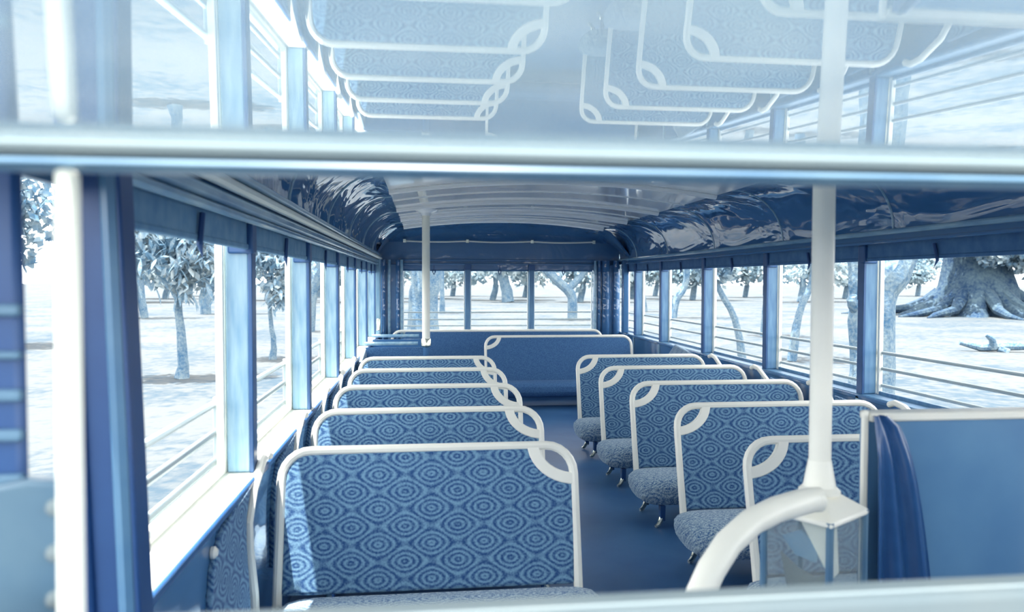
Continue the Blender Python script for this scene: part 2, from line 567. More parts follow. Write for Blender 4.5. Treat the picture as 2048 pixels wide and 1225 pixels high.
# roller blinds
def blind(cx, cy, width, axis, label, group, t=.098):
    r = root('roller_blind', (cx, cy, t))
    h = width / 2
    def bx(u0, u1, d0, d1, z0, z1):
        return MB().box(u0, u1, d0, d1, z0, z1) if axis == 'x' else MB().box(d0, d1, u0, u1, z0, z1)
    z = t
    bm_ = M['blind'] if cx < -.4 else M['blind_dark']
    lpart('cloth', bx(-h, h, -.004, .004, .01, .108), bm_, r, bevel=.002)
    lpart('hem_bar', bx(-h, h, -.009, .009, 0, .018), bm_, r, bevel=.005)
    rr = MB().tube([(-h, 0, .112), (h, 0, .112)] if axis == 'x' else [(0, -h, .112), (0, h, .112)], .0155, 10)
    lpart('roller', rr, bm_, r)
    pts = [(.0, .07), (-.016, -.01), (0, -.045), (.016, -.01), (.0, .07)]
    sgn = -1 if axis == 'x' else (1 if cx < 0 else -1)
    st = MB().tube([((p[0], sgn * .014, p[1]) if axis == 'x' else (sgn * .014, p[0] * 1.6, p[1])) for p in pts], .0075, 6)
    lpart('pull_strap', st, M['strap'], r)
    return tag(r, label, 'blind', group)
for i, (a, b) in enumerate(zip([1.38] + LP, LP + [9.0])):
    blind(XL - .018, (a + .055 + b) / 2, b - a - .06, 'y', 'rolled-up blue blind over the %s left-hand window counted from the windscreen' % ORD[i], 'blinds over the left windows')
for i, (a, b) in enumerate(zip(RP[1:], RP[2:] + [9.0])):
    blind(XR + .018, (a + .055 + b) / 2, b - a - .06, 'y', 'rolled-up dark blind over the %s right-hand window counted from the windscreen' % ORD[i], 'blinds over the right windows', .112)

# rear wall
rw = struct(root('wall_rear', (.92, YR, FLOOR)))
part('lower_panel', MB().box(XL, XR, YR, YR + .04, FLOOR, -.63), M['dark'], rw)
part('sill', MB().box(-.29, 2.07, YR - .02, YR + .1, -.64, -.615), M['sill'], rw, bevel=.006)
part('header_panel', MB().box(XL, XR, YR - .0, YR + .03, .135, .49), M['dark'], rw)
part('header_moulding', MB().box(-.3, 2.08, YR - .02, YR, .235, .262), M['dark'], rw, bevel=.008)
part('header_moulding', MB().box(-.3, 2.08, YR - .03, YR, .19, .215), M['dark'], rw, bevel=.008)
xr = [XL + (XR - XL) * i / 24 for i in range(25)]
def end_z(x):
    return ceil_z(min(max(x, CX0), CX1)) if CX0 <= x <= CX1 else .61 - .33 * min(1, ((CX0 - x) if x < CX0 else (x - CX1)) / .32) ** 2
rows = []
for k in range(8):
    a = math.radians(90 * k / 7)
    rows.append([(x, 8.58 + .52 * math.sin(a), .47 + (end_z(x) - .47) * math.cos(a)) for x in xr])
part('rear_cove', MB().sheet(rows), M['cove'], rw, solid=.012)
for x in (.475, 1.255):
    p = part('window_post', MB().box(x, x + .062, YR - .03, YR + .05, -.62, .2), M['post_shaded'], rw, bevel=.006)
    part('bracket', MB().box(x - .01, x + .072, YR - .045, YR - .03, .13, .2), M['bead'], p, bevel=.004)
part('corner_panel', MB().box(XL, -.275, YR - .05, YR, FLOOR, .2), M['dark'], rw, bevel=.01)
part('corner_panel', MB().box(2.055, XR, YR - .05, YR, FLOOR, .2), M['dark'], rw, bevel=.01)
for x, w in ((-.5, .03), (-.43, .018), (-.33, .025), (-.285, .02)):
    part('corner_moulding', MB().tube([(x, YR - .06, -1.2), (x, YR - .06, .25)], w, 10), M['cove' if w > .02 else 'mould'], rw)
for x, w in ((2.07, .016), (2.12, .02), (2.2, .05), (2.33, .04)):
    part('corner_moulding', MB().tube([(x, YR - .06, -1.2), (x, YR - .06, .25)], w, 12), M['cove' if w > .018 else 'mould'], rw)
# wall-side corner uprights between last side window and rear wall
part('corner_post', MB().box(XL - .02, XL + .04, 8.62, 8.70, SILL, .25), M['post'], rw, bevel=.01)
part('corner_post', MB().box(XL - .02, XL + .05, 8.86, 8.93, SILL, .25), M['dark'], rw, bevel=.01)
part('corner_post', MB().box(XR - .05, XR + .02, 8.72, 8.80, SILL, .25), M['dark'], rw, bevel=.01)
part('door_latch', MB().box(XL + .01, XL + .05, 8.36, 8.40, -.55, -.42), M['nickel'], rw, bevel=.006)
for i, (a, b) in enumerate(((-.275, .475), (.537, 1.255), (1.317, 2.055))):
    win_no += 1
    r = struct(root('window_%d' % win_no, ((a + b) / 2, YR + .06, SILL)))
    part('sash_guide', MB().box(a, a + .014, YR + .03, YR + .05, -.62, .15), M['guide'], r, bevel=.003)
    part('sash_guide', MB().box(b - .014, b, YR + .03, YR + .05, -.62, .15), M['guide'], r, bevel=.003)
    part('dropped_sash_rail', MB().box(a + .014, b - .014, YR + .03, YR + .05, -.625, -.605), M['guide'], r, bevel=.003)
    blind((a + b) / 2, YR + .02, b - a - .01, 'x', ['rolled-up blind over the rear window behind the far white pole', 'rolled-up blind over the middle rear window',
          'rolled-up blind over the right-hand rear window beside the corner'][i], 'blinds over the rear windows', .118)
cr = tag(root('curtain_rod', (.9, YR - .06, .478)), 'thin pale sagging rod across the dark panel above the rear windows', 'rod')
part('rod', MB().tube([(x, YR - .06, .478 + .012 * abs(math.sin((x + .3) * math.pi / .78)) * -1) for x in [-.25 + 2.3 * i / 40 for i in range(41)]], .0095, 8), M['enamel'], cr)
for x in (-.25, .5, 1.285, 2.05):
    part('rod_bracket', MB().box(x - .02, x + .02, YR - .07, YR, .455, .5), M['nickel'], cr, bevel=.005)

# ------------------------------------------------------------------ outside guard rails
def guard(label, pts_a, pts_b, zs, posts, rad):
    r = root('guard_rail', ((pts_a[0] + pts_b[0]) / 2, (pts_a[1] + pts_b[1]) / 2, -.62))
    for z in zs:
        part('rail', MB().tube([(pts_a[0], pts_a[1], z), (pts_b[0], pts_b[1], z)], rad, 8), M['rail_out'], r)
    for x, y in posts:
        part('stanchion', MB().box(x - .008, x + .008, y - .012, y + .012, -.625, zs[0] + .02), M['rail_out'], r, bevel=.003)
    return tag(r, label, 'rail', 'guard rails outside the windows')
guard('three pale guard bars running outside the left windows', (XL - .125, 1.2), (XL - .125, 9.0), (-.397, -.491, -.582), [(XL - .125, y + .03) for y in LP], .0115)
guard('three slim guard bars running outside the right windows', (XR + .11, .9), (XR + .11, 9.0), (-.39, -.478, -.57), [(XR + .11, y + .03) for y in RP], .0095)
guard('three thin guard bars across the rear windows', (-.3, YR + .13), (2.1, YR + .13), (-.386, -.475, -.552), [(x, YR + .13) for x in (-.28, .506, 1.286, 2.08)], .009)

# ================================================================== front end
# opened windscreen pane, hinged at its front edge and swung up almost level over the lens
ws = tag(root('windscreen_pane', (.75, .575, .10)), 'dusty glass pane of the windscreen swung open overhead, mirroring the seats', 'window')
def pz(y): return .0775 + .042 * y
part('glass', MB().sheet([[(x, y, pz(y)) for x in (-.40, .75, 1.9)] for y in (.13, .60)]), M['pane'], ws, solid=.003)
part('lower_frame', MB().box(-.46, 2.1, .578, .602, .0915, .1012), M['bar'], ws, bevel=.003, seg=2)
part('side_frame', MB().box(-.43, -.40, .12, .57, .072, .1035), M['bar'], ws, bevel=.006)
part('side_frame', MB().box(1.9, 1.93, .12, .57, .072, .1035), M['bar'], ws, bevel=.006)

wf = struct(root('windscreen_frame', (.9, .62, FLOOR)))
part('transom', MB().box(-.46, 2.2, .606, .632, .0838, .0925), M['transom'], wf, bevel=.004)
part('header_board', MB().box(-.5, 2.3, .635, .66, .09, .82), M['paint_pale'], wf)
part('header_back', MB().box(-.5, 2.3, .66, .70, .125, .70), M['dark'], wf)
part('side_upright', MB().prism([(-.2805, -.40), (-.2645, -.40), (-.2625, .0835), (-.2755, .0835)], 'y', .595, .615), M['enamel'], wf, bevel=.004)
part('bottom_rail', MB().box(-.40, 2.2, .60, .64, -.34, -.2735), M['bar'], wf, bevel=.008, seg=3)
part('dashboard', MB().box(-.40, 2.3, .61, .66, FLOOR, -.33), M['dark'], wf)
part('cowl_side', MB().prism([(-.40, -1.0), (-.322, -1.0), (-.322, -.185), (-.36, -.182), (-.40, -.19)], 'y', .72, .74), M['paint_pale'], wf, bevel=.004)
for z in (-.207, -.249, -.292):
    p = part('rivet', MB().lathe([(.001, 0), (.008, .0), (.007, .004), (.003, .006)], 0, 0, 10), M['bar'], wf)
    p.rotation_euler = (math.pi / 2, 0, 0)
    p.location = Vector((-.337 + .02 * (z + .28), .72, z + CZ)) - wloc(wf)

# dark doorway pillar at the far left, with pale hinge bands
dp = struct(root('door_pillar', (-.415, .83, FLOOR)))
part('pillar', MB().prism([(-.50, FLOOR), (-.399, FLOOR), (-.403, .3), (-.50, .3)], 'y', .80, .815), M['pillar'], dp, bevel=.01)
for z, h in ((-.03, .006), (-.075, .004), (-.115, .006), (-.155, .006), (-.20, .006)):
    part('hinge_band', MB().box(-.50, -.399, .79, .80, z - h, z + h), M['transom'], dp, bevel=.003)

# near left corner pillar
cp = struct(root('corner_pillar', (-.53, 1.32, FLOOR)))
def lean(z): return .022 * (.17 - z) / .67
for nm, xa, xb, yf, mt in (('pillar_core', -.586, -.50, 1.30, 'pillar'), ('bead', -.592, -.568, 1.285, 'pillar'), ('bead', -.506, -.494, 1.288, 'pillar')):
    z0, z1 = FLOOR, .33
    part(nm, MB().prism([(xa + lean(z0) * .3, z0), (xb + lean(z0), z0), (xb + lean(z1), z1), (xa + lean(z1) * .3, z1)], 'y', yf, yf + .06), M[mt], cp, bevel=.014, seg=3)
part('half_round', MB().tube([(-.512 + lean(z) * .9, 1.30, z) for z in (FLOOR, -.6, -.2, .33)], .018, 10), M['band'], cp)

# ================================================================== seats
SW, TOP, REC = 1.068, .715, math.radians(14)
PITCH_Y, ROW0 = .788, 2.697
CS, SN = math.cos(REC), math.sin(REC)
def back_pt(x, s, d=0):
    """point s below the top along the reclined back, d behind its plane"""
    return (x, -s * SN + d * CS, TOP - s * CS + d * -SN)

def make_seat(name, width, aisle, side_arm=True, cloth='cloth', cush='cushion', both=False):
    """aisle = +1 when the aisle is towards +x"""
    r = root(name, (0, 0, -CZ))
    h = width / 2
    tr = .0165
    # tube frame
    R = .10
    hx = h - tr
    pts = []
    SB = .50
    pts2 = [(-hx, .545), (-hx, .50), (-hx, R + tr)]
    pts2 += [(-hx + R * (1 - math.cos(math.radians(a))), tr + R * (1 - math.sin(math.radians(a)))) for a in range(15, 91, 15)]
    pts2 += [(0, tr)]
    pts2 += [(hx - R * (1 - math.cos(math.radians(a))), tr + R * (1 - math.sin(math.radians(a)))) for a in range(90, 14, -15)]
    pts2 += [(hx, R + tr), (hx, .50), (hx, .545)]
    path = []
    for x, s in pts2:
        path.append(back_pt(x, s))
    lpart('frame', MB().tube(path, tr, 10), M['enamel'], r)
    # corner brace on the aisle side
    for sg in ((-1, 1) if both else (aisle,)):
        inner = arc(h - .008, -.008, .135, .108, 180, 270, 10)
        outer = arc(h - .008, -.008, .178, .150, 180, 270, 10)
        poly = [(sg * x, z) for x, z in inner] + [(sg * x, z) for x, z in reversed(outer)]
        b = lpart('corner_handle', MB().prism(poly, 'y', -.014, .010), M['enamel'], r, bevel=.004, loc=(0, 0, TOP))
        b.rotation_euler = (-REC, 0, 0)
    # upholstered back, cut out under the brace
    bx = h - .030
    bz = -.030
    def cor(sg, cut):
        if cut:
            return [(sg * x, z) for x, z in arc(h - .008, -.008, .160, .132, 180, 270, 10)]
        return [(sg * x, z) for x, z in reversed(arc(bx - .075, bz - .075, .075, .075, 0, 90, 6))]
    left = cor(-1, both or aisle < 0)
    right = cor(1, both or aisle > 0)
    poly = [(-bx, -.50)] + list(reversed(left)) + right + [(bx, -.50)]
    b = lpart('backrest', MB().prism(poly, 'y', -.010, .050), M[cloth], r, bevel=.012, loc=(0, 0, TOP), seg=3)
    b.rotation_euler = (-REC, 0, 0)
    # cushion, swelling a little past the frame on the aisle side
    a0, a1 = -h + .01, h - .01
    if aisle > 0: a1 += .075
    else: a0 -= .075
    cy1, cy0 = -.105, -.52
    NXc, NYc = 14, 8
    def cp_(x, y, z): return (x, y, z)
    m = MB()
    prof = [(cy1, .10), (cy1, .235), (-.25, .262), (-.40, .268), (-.48, .258), (-.515, .225), (-.52, .165), (-.49, .115), (-.40, .10)]
    grid = []
    n = 12
    for k in range(n + 1):
        u = k / n
        x = a0 + (a1 - a0) * u
        e = min(u, 1 - u) * (a1 - a0)
        sh = min(1, (e + .002) / .075)
        ky = 1 - .10 * (1 - sh) ** 2
        kz = math.sqrt(max(0.0, 1 - (1 - sh) ** 2)) if sh < 1 else 1
        kz = .62 + .38 * kz
        grid.append([(x, cy1 + (p[0] - cy1) * ky, .17 + (p[1] - .17) * kz) for p in prof])
    # finer ends
    m.sheet(grid)
    c = len(prof)
    m.f.append(tuple(range(c)))
    m.f.append(tuple(n * c + i for i in range(c))[::-1])
    for k in range(n):
        m.f.append((k * c, (k + 1) * c, (k + 1) * c + c - 1, k * c + c - 1))
    cu = lpart('cushion', m, M[cush], r)
    sub = cu.modifiers.new('round', 'SUBSURF'); sub.levels = 1; sub.render_levels = 1
    # pedestal legs
    for lx in (a0 + .13, a1 - .13):
        for ly in (-.45, -.16):
            lg = lpart('leg', MB().prism([(-.022, .115), (.022, .115), (.014, .03), (-.014, .03)], 'x', -.014, .014), M['iron'], r, bevel=.004, loc=(lx, ly, 0))
            out = aisle if (lx - 0) * aisle > 0 else -aisle
            lpart('foot', MB().tube([(0, 0, .05), (out * .012, -.012, .03), (out * .028, -.024, .014), (out * .045, -.034, .010)], [.013, .013, .012, .008], 8), M['nickel'], lg)
    # wall-side arm: tube and padded side panel
    if side_arm:
        wx = -aisle * (h + .022)
        ap = [(.55 - .585, .0), (.0, 0)]
        pts = [(-.045, TOP - .02), (-.09, TOP - .005), (-.16, TOP - .014), (-.29, TOP - .075), (-.36, TOP - .155), (-.35, TOP - .24), (-.29, TOP - .40), (-.27, .12)]
        lpart('arm_tube', MB().tube([(wx, y, z) for y, z in pts], .0155, 10), M['enamel'], r)
        poly = [(-.33, TOP - .05), (-.50, TOP - .06), (-.66, TOP - .085), (-.745, TOP - .15), (-.78, TOP - .30), (-.78, .28), (-.34, .28), (-.39, TOP - .2), (-.385, TOP - .13)]
        x0, x1 = sorted((wx - aisle * -.004, wx + aisle * -.012))
        ar = lpart('side_pad', MB().prism([(y, z) for y, z in poly], 'x', x0, x1), M['side'], r, bevel=.005)
    return r

# a version of the cloth whose pattern runs along the wall
def moq_side():
    m = M['cloth'].copy(); m.name = 'patterned_moquette_side'
    n, l = m.node_tree.nodes, m.node_tree.links
    sp = next(x for x in n if x.type == 'SEPXYZ')
    for q in n:
        if q.type == 'MATH' and q.operation == 'SNAP' and q.inputs[0].is_linked and q.inputs[0].links[0].from_socket == sp.outputs[0]:
            l.new(sp.outputs[1], q.inputs[0])
        if q.type == 'MATH' and q.operation == 'ADD' and q.inputs[0].is_linked and q.inputs[0].links[0].from_socket == sp.outputs[2]:
            l.new(sp.outputs[0], q.inputs[1])
    return m
M['side'] = moq_side()

left_lab = ['patterned double seat nearest on the left of the aisle, its cushion lowest in view',
            'patterned double seat second from the front on the left, directly behind the nearest one',
            'patterned double seat in the middle of the five rows left of the aisle',
            'patterned double seat fourth from the front in the left-hand rows',
            'patterned double seat rearmost of the left-hand rows, before the dark stair screen']
right_lab = ['patterned double seat frontmost on the right, half hidden behind pole and fare box',
             'patterned double seat second from the front on the right, its top rail behind the pole',
             'patterned double seat in the middle of the five rows right of the aisle',
             'patterned double seat fourth from the front in the right-hand rows',
             'patterned double seat rearmost of the five right-hand rows, before the wide plain seat']
seatL = make_seat('double_seat', SW, 1)
seatR = make_seat('double_seat', SW, -1)
for i in range(5):
    s = seatL if i == 0 else copy_tree(seatL)
    s.location = (.017, ROW0 + i * PITCH_Y, CZ + FLOOR)
    tag(s, left_lab[i], 'seat', 'double seats left of the aisle')
for i in range(5):
    s = seatR if i == 0 else copy_tree(seatR)
    s.location = (1.713, ROW0 + i * PITCH_Y, CZ + FLOOR)
    tag(s, right_lab[i], 'seat', 'double seats right of the aisle')
s6 = make_seat('triple_seat', 1.63, -1, False, 'speckle', 'speckle')
s6.location = (1.435, 8.02, CZ + FLOOR)
tag(s6, 'wide three-person seat with plain dark back standing before the rear bench', 'seat')
s7 = make_seat('rear_bench', 2.49, -1, False, 'speckle', 'speckle')
for c in list(s7.children):
    if c.name.startswith('corner_handle'):
        bpy.data.objects.remove(c, do_unlink=True)
s7.location = (.845, 8.74, CZ + FLOOR + .018)
tag(s7, 'long dark bench across the back of the bus under the rear windows', 'bench')

# ================================================================== saloon fittings
# stair screen by the far pole
sc_ = tag(root('stair_screen', (-.26, 7.0, FLOOR)), 'low dark screen with bright top rails around the rear left stairwell', 'screen')
part('front_panel', MB().box(XL + .01, .0, 6.79, 6.82, FLOOR, -.60), M['speckle'], sc_, bevel=.004)
part('top_rail', MB().tube([(XL + .005, 6.8, -.565), (-.07, 6.8, -.565)], .017, 10), M['mould'], sc_)
part('rear_panel', MB().box(XL + .01, .0, 7.74, 7.77, FLOOR, -.60), M['dark'], sc_, bevel=.004)
part('top_rail', MB().tube([(XL + .005, 7.75, -.565), (-.07, 7.75, -.565)], .017, 10), M['mould'], sc_)
part('inner_ledge', MB().box(XL + .01, .0, 6.83, 7.73, -.78, -.76), M['dark'], sc_, bevel=.004)
part('screen_post', MB().tube([(0.003, 6.8, FLOOR), (.003, 6.8, -.60)], .03, 12), M['dark'], sc_)

gp = tag(root('grab_pole', (.003, 6.8, -.585)), 'slim white grab pole in the background on the rear stair screen', 'pole')
ztop = ceil_z(.003)
part('pole', MB().tube([(.003, 6.8, -.53), (.003, 6.8, ztop - .02)], .036, 14), M['enamel'], gp)
part('socket', MB().lathe([(.030, -.60), (.044, -.585), (.044, -.53), (.039, -.52)], .003, 6.8, 14), M['nickel'], gp)
part('ceiling_flange', MB().lathe([(.04, ztop - .06), (.055, ztop - .035), (.1, ztop - .02), (.11, ztop - .006)], .003, 6.8, 18), M['ceiling'], gp)

# upholstered wedge on the left wall behind the last left seat
wp = tag(root('wall_pad', (XL + .02, 6.35, -.9)), 'small pale cloth-covered pad on the left wall by the stair screen', 'pad')
part('pad', MB().prism([(6.1, -.66), (6.6, -.585), (6.72, -.70), (6.72, -.9), (6.1, -.9)], 'x', XL - .0, XL + .035), M['cushion'], wp, bevel=.01)
wp2 = tag(root('wall_pad', (XR - .02, 6.75, -.9)), 'small cloth-covered pad on the right wall before the wide plain seat', 'pad')
part('pad', MB().prism([(6.3, -.66), (6.9, -.6), (7.1, -.72), (7.1, -.9), (6.3, -.9)], 'x', XR - .035, XR), M['cushion'], wp2, bevel=.01)

# fare box with pole and handrail at the front
FX, FY = .90, 1.62
fb = tag(root('fare_box', (FX, FY, FLOOR)), 'glass-sided fare box with pale hipped lid under the near white pole', 'fare box')
th = math.radians(33)
BX = FX - .012
def rp(x, y): return (BX + x * math.cos(th) - y * math.sin(th), FY + x * math.sin(th) + y * math.cos(th))
hs = .079
LID0, LID1, BZ0, BZ1 = -.520, -.485, -.80, -.520
cn = [(-hs, -hs), (hs, -hs), (hs, hs), (-hs, hs)]
lid = MB()
o_ = [rp(x * 1.10, y * 1.10) for x, y in cn]
i_ = [(a + FX - BX, b) for a, b in (rp(x * .40, y * .40) for x, y in cn)]
lid.add([(x, y, LID0 - .012) for x, y in o_] + [(x, y, LID0) for x, y in o_] + [(x, y, LID1) for x, y in i_],
        [(3, 2, 1, 0), (0, 1, 5, 4), (1, 2, 6, 5), (2, 3, 7, 6), (3, 0, 4, 7), (4, 5, 9, 8), (5, 6, 10, 9), (6, 7, 11, 10), (7, 4, 8, 11), (8, 9, 10, 11)])
part('lid', lid, M['enamel'], fb, bevel=.004)
for x, y in cn:
    a, b = rp(x, y)
    part('corner_bar', MB().tube([(a, b, BZ0), (a, b, BZ1)], .0085, 8), M['transom'], fb)
for k in range(4):
    a, b = rp(*cn[k]), rp(*cn[(k + 1) % 4])
    part('pane', MB().sheet([[(a[0], a[1], BZ0), (b[0], b[1], BZ0)], [(a[0], a[1], BZ1 - .013), (b[0], b[1], BZ1 - .013)]]), M['lantern'], fb, solid=.003)
def chute(name, poly, lx, mat):
    """a sloping plate inside the box; poly holds (share from the left, share from the top)"""
    hh = BZ1 - BZ0
    m = MB()
    for dx in (0, .004):
        m.add([(*rp(lx + dx + .03 * v, hs * (1 - 2 * u)), BZ1 - .012 - (hh - .014) * v) for u, v in poly], [tuple(range(len(poly)))])
    n_ = len(poly)
    m.f += [(a, (a + 1) % n_, (a + 1) % n_ + n_, a + n_) for a in range(n_)]
    part(name, m, mat, fb)
chute('coin_chute', [(.40, 0), (.97, 0), (.97, .42), (.86, .5), (.62, .24)], -hs * .55, M['enamel'])
chute('coin_tray', [(.14, .36), (.40, .46), (.66, .5), (.84, .44), (.84, .98), (.30, .98)], -hs * .7, M['bar'])
chute('flap', [(.10, .24), (.40, .14), (.66, .26), (.62, .40), (.30, .38)], -hs * .45, M['blind'])
part('base', MB().prism([rp(x * 1.08, y * 1.08) for x, y in cn], 'z', FLOOR, BZ0), M['dark'], fb, bevel=.006)

np_ = tag(root('grab_pole', (FX, FY, LID1)), 'thick white grab pole in the foreground rising from the fare box lid', 'pole')
zt = ceil_z(FX)
part('pole', MB().tube([(FX, FY, LID1 + .02), (FX, FY, zt - .02)], .0245, 16), M['enamel'], np_)
part('base_flange', MB().lathe([(.046, LID1 + .001), (.046, LID1 + .006), (.036, LID1 + .016), (.030, LID1 + .05), (.0255, LID1 + .075)], FX, FY, 20), M['enamel'], np_)
part('ceiling_flange', MB().lathe([(.026, zt - .06), (.04, zt - .04), (.07, zt - .02), (.075, zt - .004)], FX, FY, 18), M['enamel'], np_)

hr = tag(root('handrail', (.56, 1.45, FLOOR)), 'thick curved white handrail bending down from the fare box to the floor', 'handrail')
hp = [(.852, 1.532, -.4745), (.83, 1.53, -.474), (.79, 1.50, -.470), (.722, 1.47, -.474), (.655, 1.44, -.488), (.59, 1.40, -.515), (.54, 1.36, -.55), (.50, 1.33, -.60), (.478, 1.31, -.66), (.468, 1.30, -.74), (.465, 1.30, -1.0), (.465, 1.30, FLOOR + .01)]
part('rail', MB().tube(hp, .027, 14), M['enamel'], hr)
part('floor_flange', MB().lathe([(.06, FLOOR), (.06, FLOOR + .008), (.034, FLOOR + .016), (.03, FLOOR + .03)], .465, 1.30, 18), M['enamel'], hr)

# driver's partition
dpn = tag(root('driver_partition', (1.7, 1.66, FLOOR)), 'waist-high blue partition with pale top rail behind the driver at right', 'partition')
part('panel', MB().box(1.03, XR - .005, 1.655, 1.675, FLOOR, -.325), M['panel'], dpn)
part('end_post', MB().box(1.0185, 1.036, 1.645, 1.655, FLOOR, -.303), M['enamel'], dpn, bevel=.005)
part('top_rail', MB().box(1.036, XR - .005, 1.64, 1.69, -.33, -.308), M['rail_pale'], dpn, bevel=.006)

lc = tag(root('leather_curtain', (1.10, 1.62, -.32)), 'dark folded leather curtain draped over the corner of the partition', 'curtain')
grid = []
for j in range(25):
    v = j / 24
    z = -.312 - v * .60
    xr_ = 1.065 + .15 * math.sqrt(max(0, v)) * (1 - .12 * v) + .02 * v
    row = []
    for i in range(33):
        u = i / 32
        x = 1.036 + (xr_ - 1.036) * u
        y = 1.628 - .012 * min(1, v * 6) * (0.9 + math.cos(u * 2 * math.pi * 2.6) * (.4 + .9 * v)) - .006 * math.sin(u * 9 + v * 3)
        row.append((x, y, z))
    grid.append(row)
part('folded_sheet', MB().sheet(grid), M['leather'], lc, solid=.004)

# ================================================================== trees and lawn
RND = random.Random(7)
def wob(rnd, a): return (rnd.random() - .5) * 2 * a
def limb(path, rad, rnd, seg=10, sub=4, jit=.03):
    pts, rr = [], []
    for i in range(len(path) - 1):
        a, b = Vector(path[i]), Vector(path[i + 1])
        p0 = Vector(path[i - 1]) if i else a * 2 - b
        p3 = Vector(path[i + 2]) if i + 2 < len(path) else b * 2 - a
        for k in range(sub):
            t = k / sub
            c = .5 * (2 * a + (b - p0) * t + (2 * p0 - 5 * a + 4 * b - p3) * t * t + (3 * a - 3 * b + p3 - p0) * t ** 3)
            pts.append(c + Vector((wob(rnd, jit), wob(rnd, jit), 0)) * (1 if (i or k) else 0))
            rr.append((rad[i] + (rad[i + 1] - rad[i]) * t) * (1 + wob(rnd, .04)))
    pts.append(Vector(path[-1])); rr.append(rad[-1])
    return pts, rr
def leaf_quad(m, c, size, rnd, droop=.4, asp=.42):
    d = Vector((wob(rnd, 1), wob(rnd, 1), wob(rnd, .8) - droop)).normalized()
    s = d.cross(Vector((wob(rnd, 1), wob(rnd, 1), wob(rnd, 1) + .6))).normalized()
    a = c - d * size * .5
    b = c + d * size * .5
    m.add([a, c + s * size * asp * .5 , b, c - s * size * asp * .5], [(0, 1, 2, 3)])
def foliage(m, blobs, n, size, rnd, droop=.4, asp=.5):
    tot = sum(b[3] ** 2 for b in blobs)
    for cx, cy, cz, rad in blobs:
        for _ in range(int(n * rad ** 2 / tot)):
            d = Vector((rnd.gauss(0, 1), rnd.gauss(0, 1), rnd.gauss(0, 1))).normalized() * rad * (rnd.random() ** .45)
            leaf_quad(m, Vector((cx, cy, cz)) + Vector((d.x, d.y, d.z * .8)), size * (.7 + .6 * rnd.random()), rnd, droop, asp)
def tree(label, base, limbs, blobs, n, size, group=None, bark='bark', leaf='leaf_far', seed=1, name='shade_tree', droop=.4, asp=.55):
    rnd = random.Random(seed)
    r = root(name, base)
    for k, (path, rad) in enumerate(limbs):
        pts, rr = limb(path, rad, rnd, jit=rad[0] * .06)
        part('trunk' if k == 0 else 'branch', MB().tube(pts, rr, 9), M[bark], r)
    if n:
        m = MB()
        foliage(m, blobs, n, size, rnd, droop, asp)
        f = part('foliage', m, M[leaf], r)
        f['kind'] = 'stuff'
    return tag(r, label, 'tree', group)

GZ = -2.0
# young broad-leaved tree outside the first left window; its leaves are separate pieces
def young_tree(label, bx, by, fork, blobs, n_single, n_mass, size, seed, trunk_r=.085):
    rnd = random.Random(seed)
    r = root('broadleaf_tree', (bx, by, GZ))
    pts, rr = limb([(bx, by, GZ), (bx + .03, by, -1.6), (bx - .05, by, fork), (bx - .02, by + .05, fork + 1.2), (bx + .05, by, fork + 2.2)],
                   [trunk_r * 1.7, trunk_r * 1.15, trunk_r * .85, trunk_r * .55, trunk_r * .2], rnd, jit=.012)
    part('trunk', MB().tube(pts, rr, 10), M['bark'], r)
    for b in blobs:
        part('branch', MB().tube([(bx - .03, by, fork + .35), ((bx + b[0]) / 2, (by + b[1]) / 2, (fork + b[2]) / 2 + .25), (b[0], b[1], b[2])], [.035, .025, .01], 6), M['bark'], r)
    m = MB()
    foliage(m, blobs, n_mass, size, rnd, .5, .45)
    f = part('foliage', m, M['leaf'], r); f['kind'] = 'stuff'
    lm = MB().add([(0, 0, 0), (.10, .3, -.01), (.13, .55, -.06), (.07, .85, -.16), (0, 1.0, -.24), (-.07, .85, -.16), (-.13, .55, -.06), (-.10, .3, -.01), (0, .3, .03), (0, .55, -.01), (0, .85, -.12)],
                  [(0, 1, 8), (0, 8, 7), (1, 2, 9, 8), (8, 9, 6, 7), (2, 3, 10, 9), (9, 10, 5, 6), (3, 4, 10), (10, 4, 5)])
    lme = mesh('leaf', lm, M['leaf'])
    base = Vector((bx, by, GZ))
    tot = sum(b[3] ** 2 for b in blobs)
    for b in blobs:
        for _ in range(int(n_single * b[3] ** 2 / tot)):
            d = Vector((rnd.gauss(0, 1), rnd.gauss(0, 1) - .6, rnd.gauss(0, 1))).normalized() * b[3] * (.6 + .45 * rnd.random())
            o = link('leaf', lme, r, Vector((b[0], b[1], b[2])) + d - base)
            sc = size * 1.25 * (.75 + .5 * rnd.random())
            o.scale = (sc, sc, sc)
            o.rotation_euler = (-.3 - .9 * rnd.random(), wob(rnd, .5), rnd.random() * 6.28)
    return tag(r, label, 'tree')
young_tree('young tree with large drooping leaves and thin trunk in the first left window', -4.94, 15.9, -.35,
           [(-5.55, 15.6, .55, .62), (-4.85, 15.7, .25, .62), (-4.2, 15.8, .3, .62), (-5.1, 15.8, 1.1, .8), (-4.3, 15.9, 1.05, .75), (-5.9, 15.8, 1.2, .7), (-4.0, 16, .0, .35), (-4.8, 15.6, -.1, .3)], 290, 1500, .26, 11)
young_tree('young tree with large leaves in the second left window, right of the nearest window post', -3.85, 19.5, -.8,
           [(-3.85, 19.3, .5, .6), (-3.6, 19.3, -.1, .5), (-4.2, 19.5, 1.1, .8), (-3.3, 19.6, .6, .45), (-3.7, 19.4, -.45, .28)], 200, 900, .27, 12, .06)

